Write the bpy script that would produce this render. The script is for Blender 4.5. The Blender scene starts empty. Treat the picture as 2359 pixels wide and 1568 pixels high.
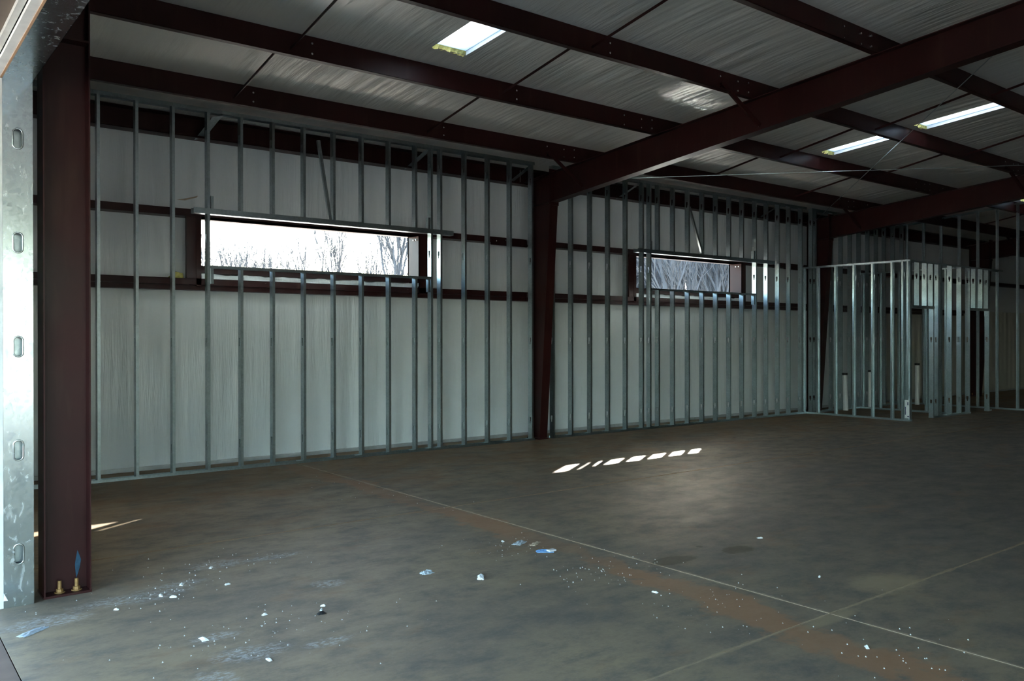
import bpy, math, random
from mathutils import Vector, Matrix
random.seed(7)
R = math.radians
scene = bpy.context.scene
COL = scene.collection

# ------------------------------------------------------------------ camera, sky, sun, exposure
PSI, PITCH, ROLL = .6642, -.0034, -.0009
cam_d = bpy.data.cameras.new('camera'); cam = bpy.data.objects.new('camera', cam_d); COL.objects.link(cam)
cam_d.sensor_width = 36.0; cam_d.lens = 1941.3 / 2359 * 36; cam_d.clip_start = .05; cam_d.clip_end = 2000
fw = Vector((math.sin(PSI)*math.cos(PITCH), math.cos(PSI)*math.cos(PITCH), math.sin(PITCH)))
rt = Vector((math.cos(PSI), -math.sin(PSI), 0)); up = rt.cross(fw)
rt, up = math.cos(ROLL)*rt + math.sin(ROLL)*up, -math.sin(ROLL)*rt + math.cos(ROLL)*up
mt = Matrix((rt, up, -fw)).transposed().to_4x4(); mt.translation = Vector((0, -9.972, 1.574))
cam.matrix_world = mt
scene.camera = cam

SUN_AZ, SUN_EL = math.atan2(.836, .549), R(27.2)
w = bpy.data.worlds.new('sky'); scene.world = w; w.use_nodes = True
nt = w.node_tree; nt.nodes.clear()
wo = nt.nodes.new('ShaderNodeOutputWorld'); bg = nt.nodes.new('ShaderNodeBackground'); sk = nt.nodes.new('ShaderNodeTexSky')
sk.sky_type = 'NISHITA'; sk.sun_disc = False; sk.sun_elevation = SUN_EL; sk.sun_rotation = SUN_AZ
sk.air_density = 1.0; sk.dust_density = 2.0; sk.ozone_density = 1.0
bg.inputs['Strength'].default_value = .28
wb = nt.nodes.new('ShaderNodeMix'); wb.data_type = 'RGBA'; wb.blend_type = 'MULTIPLY'; wb.inputs[0].default_value = 1
wb.inputs[7].default_value = (.94, 1.0, .955, 1)      # camera white balance, the same over the whole sky
nt.links.new(sk.outputs[0], wb.inputs[6]); nt.links.new(wb.outputs[2], bg.inputs[0]); nt.links.new(bg.outputs[0], wo.inputs[0])

sd = bpy.data.lights.new('sun', 'SUN'); so = bpy.data.objects.new('sun', sd); COL.objects.link(so)
sd.energy = 5.0; sd.angle = R(.53); sd.color = (1, .95, .86)
to_sun = Vector((math.sin(SUN_AZ)*math.cos(SUN_EL), math.cos(SUN_AZ)*math.cos(SUN_EL), math.sin(SUN_EL)))
so.rotation_euler = to_sun.to_track_quat('Z', 'Y').to_euler(); so.location = (30, 30, 30)

vs = scene.view_settings
vs.view_transform = 'Standard'; vs.look = 'None'; vs.gamma = 1; vs.use_curve_mapping = False
vs.exposure = 3.2
cy = scene.cycles
cy.use_denoising = True
cy.max_bounces = 7; cy.diffuse_bounces = 5; cy.glossy_bounces = 4; cy.transmission_bounces = 3
cy.use_adaptive_sampling = True; cy.adaptive_threshold = .08; cy.adaptive_min_samples = 16
cy.sample_clamp_indirect = 12.0

# ------------------------------------------------------------------ materials
def newmat(name):
    m = bpy.data.materials.new(name); m.use_nodes = True
    t = m.node_tree; b = t.nodes['Principled BSDF']
    return m, t, b
def N(t, typ, **kw):
    n = t.nodes.new(typ)
    for k, v in kw.items(): setattr(n, k, v)
    return n
def L(t, a, b): t.links.new(a, b)
def math_n(t, op, a, b=None, c=None, clamp=False):
    n = N(t, 'ShaderNodeMath', operation=op); n.use_clamp = clamp
    for i, v in enumerate((a, b, c)):
        if v is None: continue
        if isinstance(v, (int, float)): n.inputs[i].default_value = v
        else: L(t, v, n.inputs[i])
    return n.outputs[0]
def coords(t, scale=(1, 1, 1), world=True):
    if world: src = N(t, 'ShaderNodeNewGeometry').outputs['Position']
    else: src = N(t, 'ShaderNodeTexCoord').outputs['Object']
    mp = N(t, 'ShaderNodeMapping'); mp.inputs['Scale'].default_value = scale; L(t, src, mp.inputs['Vector'])
    return mp.outputs[0]
def noise(t, vec, scale, detail=4, rough=.55, dist=0):
    n = N(t, 'ShaderNodeTexNoise'); L(t, vec, n.inputs['Vector'])
    n.inputs['Scale'].default_value = scale; n.inputs['Detail'].default_value = detail
    n.inputs['Roughness'].default_value = rough; n.inputs['Distortion'].default_value = dist
    return n.outputs['Fac']
def ramp(t, fac, stops):
    r = N(t, 'ShaderNodeValToRGB'); L(t, fac, r.inputs[0]); e = r.color_ramp.elements
    while len(e) < len(stops): e.new(.5)
    for x, (p, c) in zip(e, stops): x.position = p; x.color = (*c, 1) if len(c) == 3 else c
    return r.outputs[0]
def mapr(t, v, a, b, c=0, d=1):
    n = N(t, 'ShaderNodeMapRange'); n.clamp = True; L(t, v, n.inputs[0])
    for i, x in enumerate((a, b, c, d)): n.inputs[i+1].default_value = x
    return n.outputs[0]
def mixc(t, fac, a, b):
    n = N(t, 'ShaderNodeMix', data_type='RGBA')
    if isinstance(fac, (int, float)): n.inputs[0].default_value = fac
    else: L(t, fac, n.inputs[0])
    for i, v in ((6, a), (7, b)):
        if isinstance(v, tuple): n.inputs[i].default_value = (*v, 1)
        else: L(t, v, n.inputs[i])
    return n.outputs[2]
def bump(t, b, h, strength=.3, dist=.01):
    n = N(t, 'ShaderNodeBump'); n.inputs['Strength'].default_value = strength; n.inputs['Distance'].default_value = dist
    L(t, h, n.inputs['Height']); L(t, n.outputs[0], b.inputs['Normal'])
def simple(name, col, rough=.5, metal=0, var=.15, scale=6):
    m, t, b = newmat(name)
    v = coords(t); f = noise(t, v, scale)
    c = ramp(t, f, [(.3, tuple(x*(1-var) for x in col)), (.7, tuple(min(1, x*(1+var)) for x in col))])
    L(t, c, b.inputs['Base Color']); b.inputs['Roughness'].default_value = rough; b.inputs['Metallic'].default_value = metal
    return m

def mat_galv(name, col, rough, smear=0.):
    m, t, b = newmat(name)
    v = coords(t)
    vo = N(t, 'ShaderNodeTexVoronoi'); L(t, v, vo.inputs['Vector']); vo.inputs['Scale'].default_value = 55
    sp = N(t, 'ShaderNodeRGBToBW'); L(t, vo.outputs['Color'], sp.inputs[0])
    f = noise(t, v, 5, 3)
    mixf = math_n(t, 'ADD', math_n(t, 'MULTIPLY', sp.outputs[0], .35), math_n(t, 'MULTIPLY', f, .65))
    c = ramp(t, mixf, [(.25, tuple(x*.82 for x in col)), (.75, tuple(min(1, x*1.1) for x in col))])
    r = mapr(t, mixf, .2, .8, rough+.09, rough-.07)
    if smear:
        s = noise(t, coords(t, (1, 1, .45)), 16, 6, .6, 2.2)
        sm = math_n(t, 'MULTIPLY', mapr(t, s, .56, .66), smear)
        c = mixc(t, sm, c, (.75, .78, .8)); r = math_n(t, 'ADD', r, math_n(t, 'MULTIPLY', sm, .3))
        mt_ = math_n(t, 'SUBTRACT', 1.0, math_n(t, 'MULTIPLY', sm, .8)); L(t, mt_, b.inputs['Metallic'])
    else: b.inputs['Metallic'].default_value = 1
    L(t, c, b.inputs['Base Color']); L(t, r, b.inputs['Roughness'])
    return m
GALV = mat_galv('galvanized_steel', (.40, .47, .49), .34)
GALV_D = mat_galv('galvanized_steel_smeared', (.47, .53, .55), .21, .28)

def mat_primer():
    m, t, b = newmat('red_oxide_primer')
    v = coords(t); f = noise(t, v, 1.7, 4, .6); g = noise(t, coords(t, (1, 1, .15)), 9, 3)
    c = ramp(t, f, [(.3, (.020, .0050, .0048)), (.7, (.036, .0080, .0078))])
    c = mixc(t, mapr(t, g, .55, .75, 0, .35), c, (.07, .035, .022))
    L(t, c, b.inputs['Base Color']); L(t, mapr(t, f, .3, .7, .34, .46), b.inputs['Roughness'])
    b.inputs['Specular IOR Level'].default_value = .22
    return m
PRIMER = mat_primer()

def mat_vinyl(name, stretch, col, skew=(0, 0, 0), fine=.3):
    m, t, b = newmat(name)
    geo = N(t, 'ShaderNodeNewGeometry').outputs['Position']
    mp = N(t, 'ShaderNodeMapping'); L(t, geo, mp.inputs['Vector']); mp.inputs['Rotation'].default_value = skew; mp.inputs['Scale'].default_value = stretch
    a = noise(t, mp.outputs[0], 3.2, 5, .62)
    pm = mapr(t, noise(t, coords(t), .9, 1), .38, .64, fine, 1)
    h = math_n(t, 'ADD', math_n(t, 'MULTIPLY', a, pm), 0)
    bump(t, b, h, 1.0, .05)
    f = noise(t, coords(t), .8, 2)
    L(t, ramp(t, f, [(.3, tuple(x*.93 for x in col)), (.7, col)]), b.inputs['Base Color'])
    b.inputs['Roughness'].default_value = .29; b.inputs['Specular IOR Level'].default_value = .5
    return m
VINYL_ROOF = mat_vinyl('white_vinyl_roof_facing', (1.5, .085, 1), (.84, .84, .81), (0, 0, R(2)))
VINYL_WALL = mat_vinyl('white_vinyl_wall_facing', (1.3, 1, .10), (.79, .84, .85), (0, R(3), 0), .12)
LINER = simple('white_liner_panel', (.55, .54, .47), .4, 0, .06, 2)

def mat_floor():
    m, t, b = newmat('dusty_concrete')
    pos = N(t, 'ShaderNodeNewGeometry').outputs['Position']
    sx = N(t, 'ShaderNodeSeparateXYZ'); L(t, pos, sx.inputs[0]); X, Y = sx.outputs[0], sx.outputs[1]
    v = coords(t)
    f1 = noise(t, v, .75, 5, .66); f2 = noise(t, coords(t, (1, 1.5, 1)), 3.0, 6, .74); f3 = noise(t, v, 45, 3, .7)
    c = ramp(t, f1, [(.28, (.168, .140, .106)), (.5, (.245, .192, .128)), (.72, (.31, .238, .143))])
    c = mixc(t, mapr(t, f2, .45, .66, 0, .85), c, (.130, .116, .097))
    c = mixc(t, mapr(t, f2, .42, .28, 0, .55), c, (.33, .255, .16))
    c = mixc(t, mapr(t, f3, .5, .8, 0, .25), c, (.33, .29, .24))
    dark_far = math_n(t, 'MULTIPLY', mapr(t, math_n(t, 'ADD', X, math_n(t, 'MULTIPLY', f1, 2.0)), 4.8, 8.2), mapr(t, Y, -2.0, -4.6))
    c = mixc(t, math_n(t, 'MULTIPLY', dark_far, .62), c, (.085, .083, .076))           # darker tone towards the right and away from the window wall
    # red clay dust: more of it towards the window wall and in drifts
    n1 = noise(t, coords(t, (.7, 1.3, 1)), 1.6, 4, .68)
    near = mapr(t, Y, -3.4, -.2, 0, .27)
    cl = mapr(t, math_n(t, 'ADD', n1, near), .58, .78, 0, .7)
    c = mixc(t, cl, c, (.255, .145, .070))
    # swept drift of clay along the joint
    q = math_n(t, 'MAXIMUM', math_n(t, 'SUBTRACT', -3.3, Y), 0)
    xc = math_n(t, 'SUBTRACT', 4.235, math_n(t, 'MULTIPLY', math_n(t, 'MULTIPLY', q, q), .0135))
    n2 = noise(t, v, 5, 4, .72)
    dist = math_n(t, 'ABSOLUTE', math_n(t, 'SUBTRACT', X, xc))
    wdt = math_n(t, 'ADD', dist, math_n(t, 'ADD', math_n(t, 'MULTIPLY', math_n(t, 'SUBTRACT', n2, .5), .42), math_n(t, 'MULTIPLY', math_n(t, 'SUBTRACT', noise(t, coords(t, (1.6, .8, 1)), 1.7, 3, .6), .5), .55)))
    amt = mapr(t, noise(t, v, .9, 1), .3, .6, .45, 1)
    dr = math_n(t, 'MULTIPLY', math_n(t, 'MULTIPLY', mapr(t, wdt, .17, .10), amt), mapr(t, Y, -11, -9.5))
    c = mixc(t, math_n(t, 'MULTIPLY', dr, .85), c, (.335, .185, .100))
    n7 = n2
    for ax, c0, wd, cc, am in ((X, 4.385, .022, (.40, .31, .21), .8), (Y, -3.45, .03, (.27, .17, .09), .6), (Y, -7.31, .016, (.34, .26, .16), .7)):
        dj = math_n(t, 'ABSOLUTE', math_n(t, 'SUBTRACT', ax, c0))
        dj = math_n(t, 'ADD', dj, math_n(t, 'MULTIPLY', math_n(t, 'SUBTRACT', n7, .5), .09))
        c = mixc(t, math_n(t, 'MULTIPLY', mapr(t, dj, wd, wd*.4), am), c, cc)
    rough = mapr(t, f2, .3, .7, .48, .66)
    SMEAR = mapr(t, noise(t, coords(t, (1, 2.2, 1)), 24, 4, .75), .46, .60)
    def ell(cx, cyy, rx, ry, nz=.5, sc=6, hard=.25):
        dx = math_n(t, 'DIVIDE', math_n(t, 'SUBTRACT', X, cx), rx); dy = math_n(t, 'DIVIDE', math_n(t, 'SUBTRACT', Y, cyy), ry)
        d2 = math_n(t, 'SQRT', math_n(t, 'ADD', math_n(t, 'MULTIPLY', dx, dx), math_n(t, 'MULTIPLY', dy, dy)))
        nn = n2
        return mapr(t, math_n(t, 'ADD', d2, math_n(t, 'MULTIPLY', math_n(t, 'SUBTRACT', nn, .5), nz*2)), 1.0+hard, 1.0-hard)
    for e in ((4.56, -5.99, .19, .09), (5.17, -6.08, .14, .085), (5.02, -5.85, .03, .03)):   # damp stains
        k = ell(*e, .9, 7, .12); c = mixc(t, math_n(t, 'MULTIPLY', k, .8), c, (.085, .066, .036))
    for e in ((5.22, -7.2, .26, .17), (4.3, -7.36, .25, .05)):                                  # sand
        k = ell(*e, .7, 14, .3); c = mixc(t, math_n(t, 'MULTIPLY', k, .7), c, (.36, .28, .17))
    for e in ((1.35, -4.55, .30, .10), (1.62, -4.42, .18, .05), (2.0, -4.1, .17, .10), (1.50, -5.52, .12, .06), (1.55, -5.85, .16, .10),
              (2.35, -4.15, .2, .06), (1.95, -5.95, .12, .05), (.86, -4.7, .18, .1), (2.4, -5.0, .1, .08), (1.3, -6.1, .1, .12)):
        k = math_n(t, 'MULTIPLY', ell(*e, 1.0, 9, .35), SMEAR)
        c = mixc(t, math_n(t, 'MULTIPLY', k, .8), c, (.44, .44, .42))
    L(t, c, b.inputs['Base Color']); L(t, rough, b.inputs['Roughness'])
    b.inputs['Specular IOR Level'].default_value = .22
    bump(t, b, f3, .10, .0015)
    return m
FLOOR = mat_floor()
JOINT = simple('joint_dust', (.38, .29, .19), .9, 0, .2, 12)
GROUND = simple('pale_gravel_ground', (.40, .35, .29), .95, 0, .25, .6)
LEAF = simple('leaf_litter', (.070, .073, .078), .95, 0, .35, .8)
BARK = simple('grey_bark', (.070, .073, .079), .9, 0, .3, 3)
SIDING = simple('exterior_siding', (.55, .55, .52), .5)
TRIM = simple('white_trim_board', (.72, .72, .70), .5)
WOOD = simple('raw_wood_edge', (.45, .26, .14), .7)
PVC = simple('white_pvc', (.72, .73, .72), .35, 0, .04)
BLACK = simple('black_rubber', (.02, .02, .02), .6)
RUST = simple('rusty_bolt', (.30, .17, .06), .6, .3, .3, 60)
ZINC = simple('zinc_bolt', (.75, .77, .78), .25, 1, .05, 30)
FIBRE = simple('yellow_fibreglass_edge', (.42, .38, .12), .95, 0, .3, 40)
PAPER = simple('white_paper', (.72, .74, .75), .8, 0, .06, 30)
PLASTER = simple('plaster_chip', (.72, .74, .72), .85, 0, .1, 40)
BLUEP = simple('blue_wrapper', (.10, .22, .42), .4, 0, .4, 60)
GREYP = simple('grey_plastic', (.36, .42, .46), .35, 0, .25, 50)
TAN = simple('tan_card', (.45, .36, .26), .85, 0, .15, 40)
BLUEC = simple('blue_chalk', (.015, .05, .085), .9, 0, .3, 30)
INK = simple('dark_blue_ink', (.03, .05, .12), .7)
def mat_sky():
    m = bpy.data.materials.new('translucent_skylight'); m.use_nodes = True; t = m.node_tree; t.nodes.clear()
    o = N(t, 'ShaderNodeOutputMaterial'); tr = N(t, 'ShaderNodeBsdfTranslucent'); gl = N(t, 'ShaderNodeBsdfDiffuse'); mx = N(t, 'ShaderNodeMixShader')
    f = noise(t, coords(t), 4, 3); L(t, ramp(t, f, [(.3, (.84, .86, .87)), (.7, (.90, .91, .92))]), tr.inputs[0])
    gl.inputs[0].default_value = (.8, .8, .8, 1); mx.inputs[0].default_value = .2
    L(t, tr.outputs[0], mx.inputs[1]); L(t, gl.outputs[0], mx.inputs[2]); L(t, mx.outputs[0], o.inputs[0])
    return m
SKYP = mat_sky()

# ------------------------------------------------------------------ mesh helpers
WL = {}                                            # world location of an object's origin
class MB:
    def __init__(s): s.v = []; s.f = []
    def box(s, x0, x1, y0, y1, z0, z1):
        return s.hexa([(x0,y0,z0),(x1,y0,z0),(x1,y1,z0),(x0,y1,z0),(x0,y0,z1),(x1,y0,z1),(x1,y1,z1),(x0,y1,z1)])
    def hexa(s, p):
        n = len(s.v); s.v += [tuple(q) for q in p]
        s.f += [tuple(n+i for i in f) for f in ((0,3,2,1),(4,5,6,7),(0,1,5,4),(1,2,6,5),(2,3,7,6),(3,0,4,7))]
        return s
    def prism(s, pts, vec):                         # closed polygon swept by vec
        n = len(s.v); k = len(pts); vec = Vector(vec)
        s.v += [tuple(p) for p in pts] + [tuple(Vector(p)+vec) for p in pts]
        s.f.append(tuple(n+i for i in range(k))[::-1]); s.f.append(tuple(n+k+i for i in range(k)))
        s.f += [(n+i, n+(i+1) % k, n+k+(i+1) % k, n+k+i) for i in range(k)]
        return s
    def bar(s, a, b, w, d, roll=(0, 0, 1)):         # rectangular bar from a to b
        a, b = Vector(a), Vector(b); t = (b-a).normalized(); u = t.cross(Vector(roll)).normalized(); v = u.cross(t)
        s.hexa([a-u*w/2-v*d/2, a+u*w/2-v*d/2, b+u*w/2-v*d/2, b-u*w/2-v*d/2, a-u*w/2+v*d/2, a+u*w/2+v*d/2, b+u*w/2+v*d/2, b-u*w/2+v*d/2])
        return s
    def tube(s, a, b, r0, r1, k=8, cap=True):
        a, b = Vector(a), Vector(b); t = (b-a).normalized(); u = t.orthogonal().normalized(); v = t.cross(u); n = len(s.v)
        for c, r in ((a, r0), (b, r1)):
            for i in range(k):
                th = 2*math.pi*i/k; s.v.append(tuple(c+u*r*math.cos(th)+v*r*math.sin(th)))
        s.f += [(n+i, n+(i+1) % k, n+k+(i+1) % k, n+k+i) for i in range(k)]
        if cap: s.f.append(tuple(n+i for i in range(k))[::-1]); s.f.append(tuple(n+k+i for i in range(k)))
        return s
    def grid(s, P):                                 # rows of points
        n = len(s.v); r = len(P); c = len(P[0])
        for row in P: s.v += [tuple(q) for q in row]
        for i in range(r-1):
            for j in range(c-1):
                a = n+i*c+j
                s.f.append((a, a+1, a+c+1, a+c))
        return s
    def mesh(s, name, mat, org=(0, 0, 0), smooth=False):
        me = bpy.data.meshes.new(name); o = Vector(org)
        me.from_pydata([tuple(Vector(p)-o) for p in s.v], [], s.f)
        me.materials.append(mat)
        if smooth: me.polygons.foreach_set('use_smooth', [True]*len(me.polygons))
        me.update()
        return me
def add(name, mb, mat, parent=None, org=None, smooth=False):
    o_ = WL[parent] if parent else Vector(org or (0, 0, 0))
    ob = bpy.data.objects.new(name, mb.mesh(name, mat, o_, smooth)); COL.objects.link(ob)
    if parent: ob.parent = parent
    else: ob.location = o_
    WL[ob] = o_
    return ob
def inst(name, mesh, loc, parent=None, rz=0):
    ob = bpy.data.objects.new(name, mesh); COL.objects.link(ob)
    base = WL[parent] if parent else Vector((0, 0, 0))
    ob.location = Vector(loc)-base; ob.rotation_euler[2] = rz
    if parent: ob.parent = parent
    WL[ob] = Vector(loc)
    return ob
def tag(o, label=None, cat=None, group=None, kind=None):
    for k, v in (('label', label), ('category', cat), ('group', group), ('kind', kind)):
        if v: o[k] = v
    return o
def empty(name, loc, label=None, cat=None, group=None, kind=None):
    o = bpy.data.objects.new(name, None); COL.objects.link(o); o.location = loc; o.empty_display_size = .2
    WL[o] = Vector(loc)
    return tag(o, label, cat, group, kind)

# ------------------------------------------------------------------ layout numbers
SL = .0833
RIDGE = -10.7
def z_top(y):                                       # purlin tops = underside of roof facing
    return 4.303 - SL*y if y > RIDGE else 4.303 - SL*RIDGE - SL*(RIDGE-y)
def z_raf(y): return z_top(y) - .24                 # purlin bottoms = rafter tops
FRAMES = [8.43, 16.05, 23.67, 31.29]
X_END, X_FAR = .69, 38.8
Y_OUT = .62                                         # inner face of the wall insulation
Y_BACK = -22.0
PURL = [-.8 - 1.524*k for k in range(7)]

# ------------------------------------------------------------------ ground and forest hill outside
g = MB(); g.box(-250, 300, -250, 300, -.6, -.14)
tag(add('ground', g, GROUND), 'reddish clay ground outside the building', 'ground', kind='structure')
h = MB(); P = []
for i in range(40):
    row = []
    for j in range(60):
        az = R(30 + 50*j/59); d = 62 + 110*i/39
        rise = max(0, min(1, (az-R(36))/R(7))); rise = rise*rise*(3-2*rise)
        z = -.2 + 20*rise*min(1, i/26.)**1.1 + .5*math.sin(j*1.7+i*.6)*min(1, i/5)
        row.append((d*math.sin(az), d*math.cos(az), z))
    P.append(row)
h.grid(P)
tag(add('hillside', h, LEAF, smooth=True), 'wooded hillside rising behind the bare trees', 'hill', kind='structure')

def tree_mesh(seed, H, spread, depth):
    rnd = random.Random(seed); mb = MB()
    def grow(p, d, ln, r, lv):
        segs = 3 if lv < 2 else 2
        for i in range(segs):
            d2 = (d + Vector((rnd.uniform(-1, 1), rnd.uniform(-1, 1), rnd.uniform(-.2, .5)))*.13).normalized()
            q = p + d2*ln/segs; r2 = r*(.82 if lv else .86)
            mb.tube(p, q, r, r2, 4 if lv else 6, False)
            if lv < depth and (i > 0 or lv > 0):
                for _ in range(rnd.choice((1, 2, 2)) if lv else 3):
                    a = rnd.uniform(0, 2*math.pi); s_ = spread*rnd.uniform(.6, 1.2)
                    dd = (d2*math.cos(s_) + (d2.orthogonal().normalized()*math.cos(a) + d2.cross(d2.orthogonal().normalized())*math.sin(a))*math.sin(s_) + Vector((0, 0, .25))).normalized()
                    grow(q, dd, ln*rnd.uniform(.45, .68), max(r2*.58, .014), lv+1)
            p, d, r = q, d2, r2
        if lv < depth:
            grow(p, (d+Vector((rnd.uniform(-.2, .2), rnd.uniform(-.2, .2), .3))).normalized(), ln*.6, r*.8, lv+1)
    grow(Vector((0, 0, -.3)), Vector((0, 0, 1)), H*.5, H*.015+.02, 0)
    return mb.mesh('bare_tree', BARK)
TREES = [tree_mesh(3, 7, .55, 4), tree_mesh(5, 9, .5, 4), tree_mesh(11, 12, .45, 4), tree_mesh(19, 11, .6, 4)]
CAM0 = Vector((0, -9.972, 0))
def tree(az, d, s, k, label, group):
    p = CAM0 + Vector((math.sin(R(az))*d, math.cos(R(az))*d, -.1))
    r_ = d - 62
    if az > 36 and d > 62: p.z = -.2 + 20*min(1, (az-36)/7.)*min(1, max(0, r_/110*39/26.))**1.1*.8
    o = inst('bare_tree', TREES[k % 4], p, None, random.uniform(0, 6.28)); o.scale = (s, s, s)
    tag(o, label, 'tree', group)
rt_ = random.Random(4)
tree(30.3, 40, .80, 2, 'fullest bare tree at the right edge of the left window opening', None)
for i in range(28):
    tree(18.0 + 12.5*i/27 + rt_.uniform(-.3, .3), rt_.uniform(42, 56), rt_.uniform(.43, .58)*(1+.35*(i/27)**2), rt_.randrange(4),
         'slender bare tree against the white sky in the left window opening', 'bare trees beyond the left window')
for i in range(110):
    tree(44.5 + 11*rt_.random(), rt_.uniform(36, 105), rt_.uniform(.8, 1.25), rt_.randrange(4),
         'grey bare tree of the dense wood seen through the right window opening', 'trees of the wood beyond the right window')

# ------------------------------------------------------------------ floor
XJ, YJ = [X_END-.08, 4.38, X_FAR], [Y_OUT+.1, -3.45, -7.31, Y_BACK]
fl = empty('floor', (X_END, 0, 0), kind='structure')
sub = MB(); sub.box(X_END-.08, X_FAR+.2, Y_BACK-.2, Y_OUT+.2, -.14, -.0025); add('joint_filler', sub, JOINT, fl)
J = .007
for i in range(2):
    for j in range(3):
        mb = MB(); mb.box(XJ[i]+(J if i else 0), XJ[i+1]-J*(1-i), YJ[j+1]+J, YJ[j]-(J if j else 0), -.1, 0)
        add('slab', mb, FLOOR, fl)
ap = MB(); ap.box(-4, X_END-.081, -16, -1, -.13, -.012)
tag(add('apron', ap, simple('dirty_apron_concrete', (.16, .11, .08), .9)), 'brown dusty apron outside the wide opening', 'apron', kind='structure')

# ------------------------------------------------------------------ skylight holes (x0, x1, y0, y1)
SKY = [(4.66, 5.08, -3.72, -2.70), (12.10, 12.47, -3.72, -2.47), (12.10, 12.47, -5.24, -3.95), (19.70, 20.08, -3.72, -2.45), (19.70, 20.08, -5.24, -3.95)]
# ------------------------------------------------------------------ roof deck + roof facing
ceil = empty('ceiling', (X_END, 0, 4.3), kind='structure')
def in_hole(x0, x1, y0, y1, pad=0):
    return any(x0 >= a-1e-6 and x1 <= b+1e-6 and y0 >= c-1e-6 and y1 <= d+1e-6 for a, b, c, d in SKY)
xs = sorted({X_END-.3, X_FAR+.3, *[v for s in SKY for v in s[:2]]}); ys = sorted({Y_BACK-.3, RIDGE, Y_OUT+.5, *[v for s in SKY for v in s[2:]]})
deck = MB()
for a, b in zip(xs, xs[1:]):
    for c, d in zip(ys, ys[1:]):
        if in_hole(a, b, c, d): continue
        z0, z1 = z_top(c)+.10, z_top(d)+.10
        deck.hexa([(a,c,z0),(b,c,z0),(b,d,z1),(a,d,z1),(a,c,z0+.05),(b,c,z0+.05),(b,d,z1+.05),(a,d,z1+.05)])
add('roof_deck', deck, SIDING, ceil)
wr = random.Random(21)
WAVES = [(wr.uniform(8, 95), wr.uniform(0, 6.3), wr.uniform(-.16, .06), wr.uniform(.3, 1)) for _ in range(26)]
def wrinkle(x, y, seed):
    s = 0
    for k, ph, sk_, a in WAVES:
        e = .5+.5*math.sin(x*.9*(1+.1*k/20)+ph*3+seed)          # patches of wrinkling
        s += a*e*e*math.sin(k*(x+sk_*y)+ph+seed)*(12/(k+12))
    return s
def roof_panel(xa, xb, ya, yb, seed, fine):
    nx = max(4, int((xb-xa)*(62 if fine else 6))); ny = 12 if fine else 3
    holes = [s for s in SKY if s[0] > xa and s[1] < xb and s[2] > ya-.1 and s[3] < yb+.1]
    X_ = [xa+(xb-xa)*i/nx for i in range(nx+1)]; Y_ = [ya+(yb-ya)*j/ny for j in range(ny+1)]
    for s in holes:
        for k in (0, 1):
            i = min(range(nx+1), key=lambda i: abs(X_[i]-s[k])); X_[i] = s[k]
            j = min(range(ny+1), key=lambda j: abs(Y_[j]-s[2+k])); Y_[j] = s[2+k]
    pts = []
    for y in Y_:
        t_ = (y-ya)/(yb-ya); arch = max(0, math.sin(math.pi*min(1, max(0, t_))))
        row = []
        for x in X_:
            hz = min([max(abs(x-(s[0]+s[1])/2)-(s[1]-s[0])/2, abs(y-(s[2]+s[3])/2)-(s[3]-s[2])/2) for s in holes] or [9])
            damp = min(1, max(0, hz/.12))
            row.append((x, y, z_top(y)+.004+.022*arch*(.4+.6*damp) + ((.0085*arch**.6)*damp*wrinkle(x, y, seed) if fine else 0)))
        pts.append(row)
    mb = MB(); mb.grid(pts)
    if holes:
        def keep(f):
            c = sum((Vector(mb.v[i]) for i in f), Vector())/4
            return not any(s[0] < c.x < s[1] and s[2] < c.y < s[3] for s in holes)
        mb.f = [f for f in mb.f if keep(f)]
    return mb
XB = [X_END, *FRAMES, X_FAR]
YP = [Y_OUT, *PURL, RIDGE]
for b in range(len(XB)-1):
    for k in range(len(YP)-1):
        add('insulation_panel', roof_panel(XB[b], XB[b+1], YP[k+1], YP[k], b*1.3+k*2.1, b < 3 and k < 6), VINYL_ROOF, ceil, smooth=True)
far_roof = MB(); far_roof.grid([[(X_END, Y_BACK, z_top(Y_BACK)), (X_FAR, Y_BACK, z_top(Y_BACK))], [(X_END, RIDGE, z_top(RIDGE)), (X_FAR, RIDGE, z_top(RIDGE))]])
add('insulation_panel', far_roof, VINYL_ROOF, ceil)

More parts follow.
